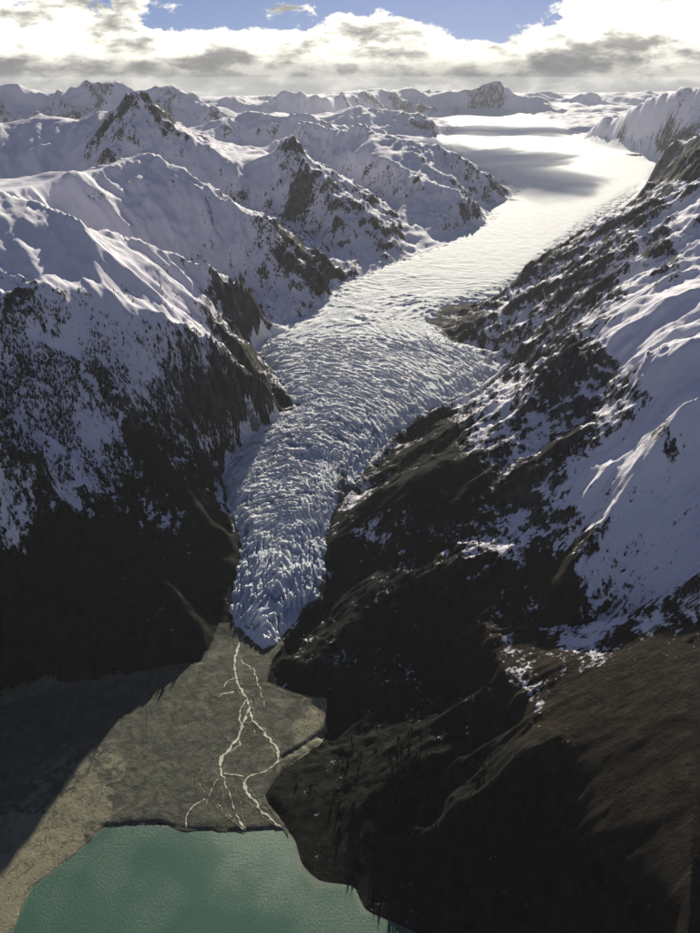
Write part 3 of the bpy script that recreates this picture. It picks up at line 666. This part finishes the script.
keepc = rng.random(N) < np.clip(p-.12*sstep(cand_x, 250, 350), 0, 1)*.62*(1-sstep(brown_veil_at(cand_x, cand_y), .3, .5)*(cand_y > 600))
cand_x, cand_y = cand_x[keepc], cand_y[keepc]
tx, ty = cast(cand_x, cand_y)
ok = ~np.isnan(tx); tx, ty, cand_x, cand_y = tx[ok], ty[ok], cand_x[ok], cand_y[ok]
in_floor = np.maximum(np.maximum(sdist(tx, ty, gl_w), sdist(tx, ty, pl_w)+60), sdist(tx, ty, lk_w)+110) > -25
clump = 1.25*fbm(tx/110, ty/110, 201, 4)
ok = ~in_floor & (clump > .28-.55*tree_at(cand_x, cand_y))
tx, ty, cand_x, cand_y = tx[ok], ty[ok], cand_x[ok], cand_y[ok]
tz = ter_z(tx, ty); hgt = (10+19*rng.random(len(tx))**1.7)*np.clip(1.12-tz/3200, .5, 1.1)
left = (cand_x < 175) & (cand_y < 500)
hgt = np.where((cand_x > 540) & (cand_y < 660), hgt*.5, hgt)
order = np.argsort(np.where(left, np.hypot(tx, ty)/hgt, 1e9))
single = order[:300]; rest = order[300:]
def place(kind, i, n):
    x, y, z, h = float(tx[i]), float(ty[i]), float(tz[i]), float(hgt[i])
    e = bpy.data.objects.new('spruce_tree', None); scene.collection.objects.link(e)
    e.location = (x, y, z); e.rotation_euler = (0, 0, n*2.4); e.scale = (h, h, h)
    e['label'] = 'dark spruce on the snowy slope left of the glacier'; e['category'] = 'tree'; e['group'] = 'spruces on the left valley side'
    for nm, me in (('trunk', trunk_me), ('crown', crown_me[n % 5])):
        o = bpy.data.objects.new(nm, me); scene.collection.objects.link(o); o.parent = e
for n, i in enumerate(single): place('spruce', i, n)
FOREST = [conifer(50+k, 3, 6) for k in range(6)]
vv, ff, base_i = [], [], 0
for n, i in enumerate(rest):
    v, f = FOREST[n % 6]; h = hgt[i]
    vv.append(v*np.array([h*1.15, h*1.15, h])+np.array([tx[i], ty[i], tz[i]-1])); ff.append(f+base_i); base_i += len(v)
fo = new_mesh('forest', np.concatenate(vv), np.concatenate(ff), M_CROWN, smooth=False); fo['kind'] = 'stuff'; fo['label'] = 'dark conifer forest and scrub on the lower valley sides'; fo['category'] = 'forest'

# ------------------------------------------------------------------ clouds over the upper glacier (they throw the soft shadows on the ice)
def mat_cloud():
    m, t = mat_new('cloud_vapour')
    v = t.n('ShaderNodeVolumePrincipled', inp={'Color': (1, 1, 1, 1), 'Density': .0022, 'Anisotropy': .55})
    o = t.n('ShaderNodeOutputMaterial'); t.link(v.outputs[0], o.inputs['Volume']); return m
M_CLOUD = mat_cloud()
import bmesh
def cloud(target, alt, size, label, seed):
    """target: photo pixel of the shadow's centre on the ice"""
    c = W(target[0], target[1], z=floor_z(target[1])); k = (alt-c[2])/math.tan(SUN_EL)
    bm = bmesh.new(); bmesh.ops.create_icosphere(bm, subdivisions=6, radius=1.0)
    v = np.array([p.co[:] for p in bm.verts]); f = np.array([[q.index for q in p.verts] for p in bm.faces]); bm.free()
    w = v*np.array(size); 
    n = sum(a*(gnoise(w[:, 0]/l+w[:, 2]/l*.7+seed, w[:, 1]/l-w[:, 2]/l*.6, seed+i)) for i, (l, a) in enumerate(((1500, .75), (700, .5), (320, .28), (150, .16))))
    w = w*(1+n[:, None]*np.array([.9, .9, .75])); w[:, 2] = np.where(w[:, 2] < 0, w[:, 2]*.35, w[:, 2])
    o = new_mesh('cloud', w, f, M_CLOUD); o.location = (c[0]+k*math.sin(SUN_AZ), c[1]+k*math.cos(SUN_AZ), alt)
    o['label'] = label; o['category'] = 'cloud'; o['group'] = 'clouds over the upper glacier'
cloud((470, 163), 4350, (1500, 2700, 420), 'broad white cloud high over the upper glacier, shading the ice', 3)
cloud((505, 131), 5300, (2600, 1500, 420), 'far white cloud high over the head of the glacier', 9)

# ------------------------------------------------------------------ air
def haze():
    m, t = mat_new('valley_haze')
    v = t.n('ShaderNodeVolumePrincipled', inp={'Color': (.86, .90, 1, 1), 'Density': .6e-5, 'Anisotropy': .35})
    o = t.n('ShaderNodeOutputMaterial'); t.link(v.outputs[0], o.inputs['Volume'])
    x0, x1, y0, y1, z0, z1 = -42000, 42000, -3000, 52000, -60, 2110
    co = np.array([(x, y, z) for z in (z0, z1) for y in (y0, y1) for x in (x0, x1)], float)
    f = np.array([(0, 2, 3, 1), (4, 5, 7, 6), (0, 1, 5, 4), (2, 6, 7, 3), (0, 4, 6, 2), (1, 3, 7, 5)])
    ob = new_mesh('haze', co, f, m, smooth=False); ob['kind'] = 'stuff'; ob['label'] = 'thin blue valley haze'
haze()
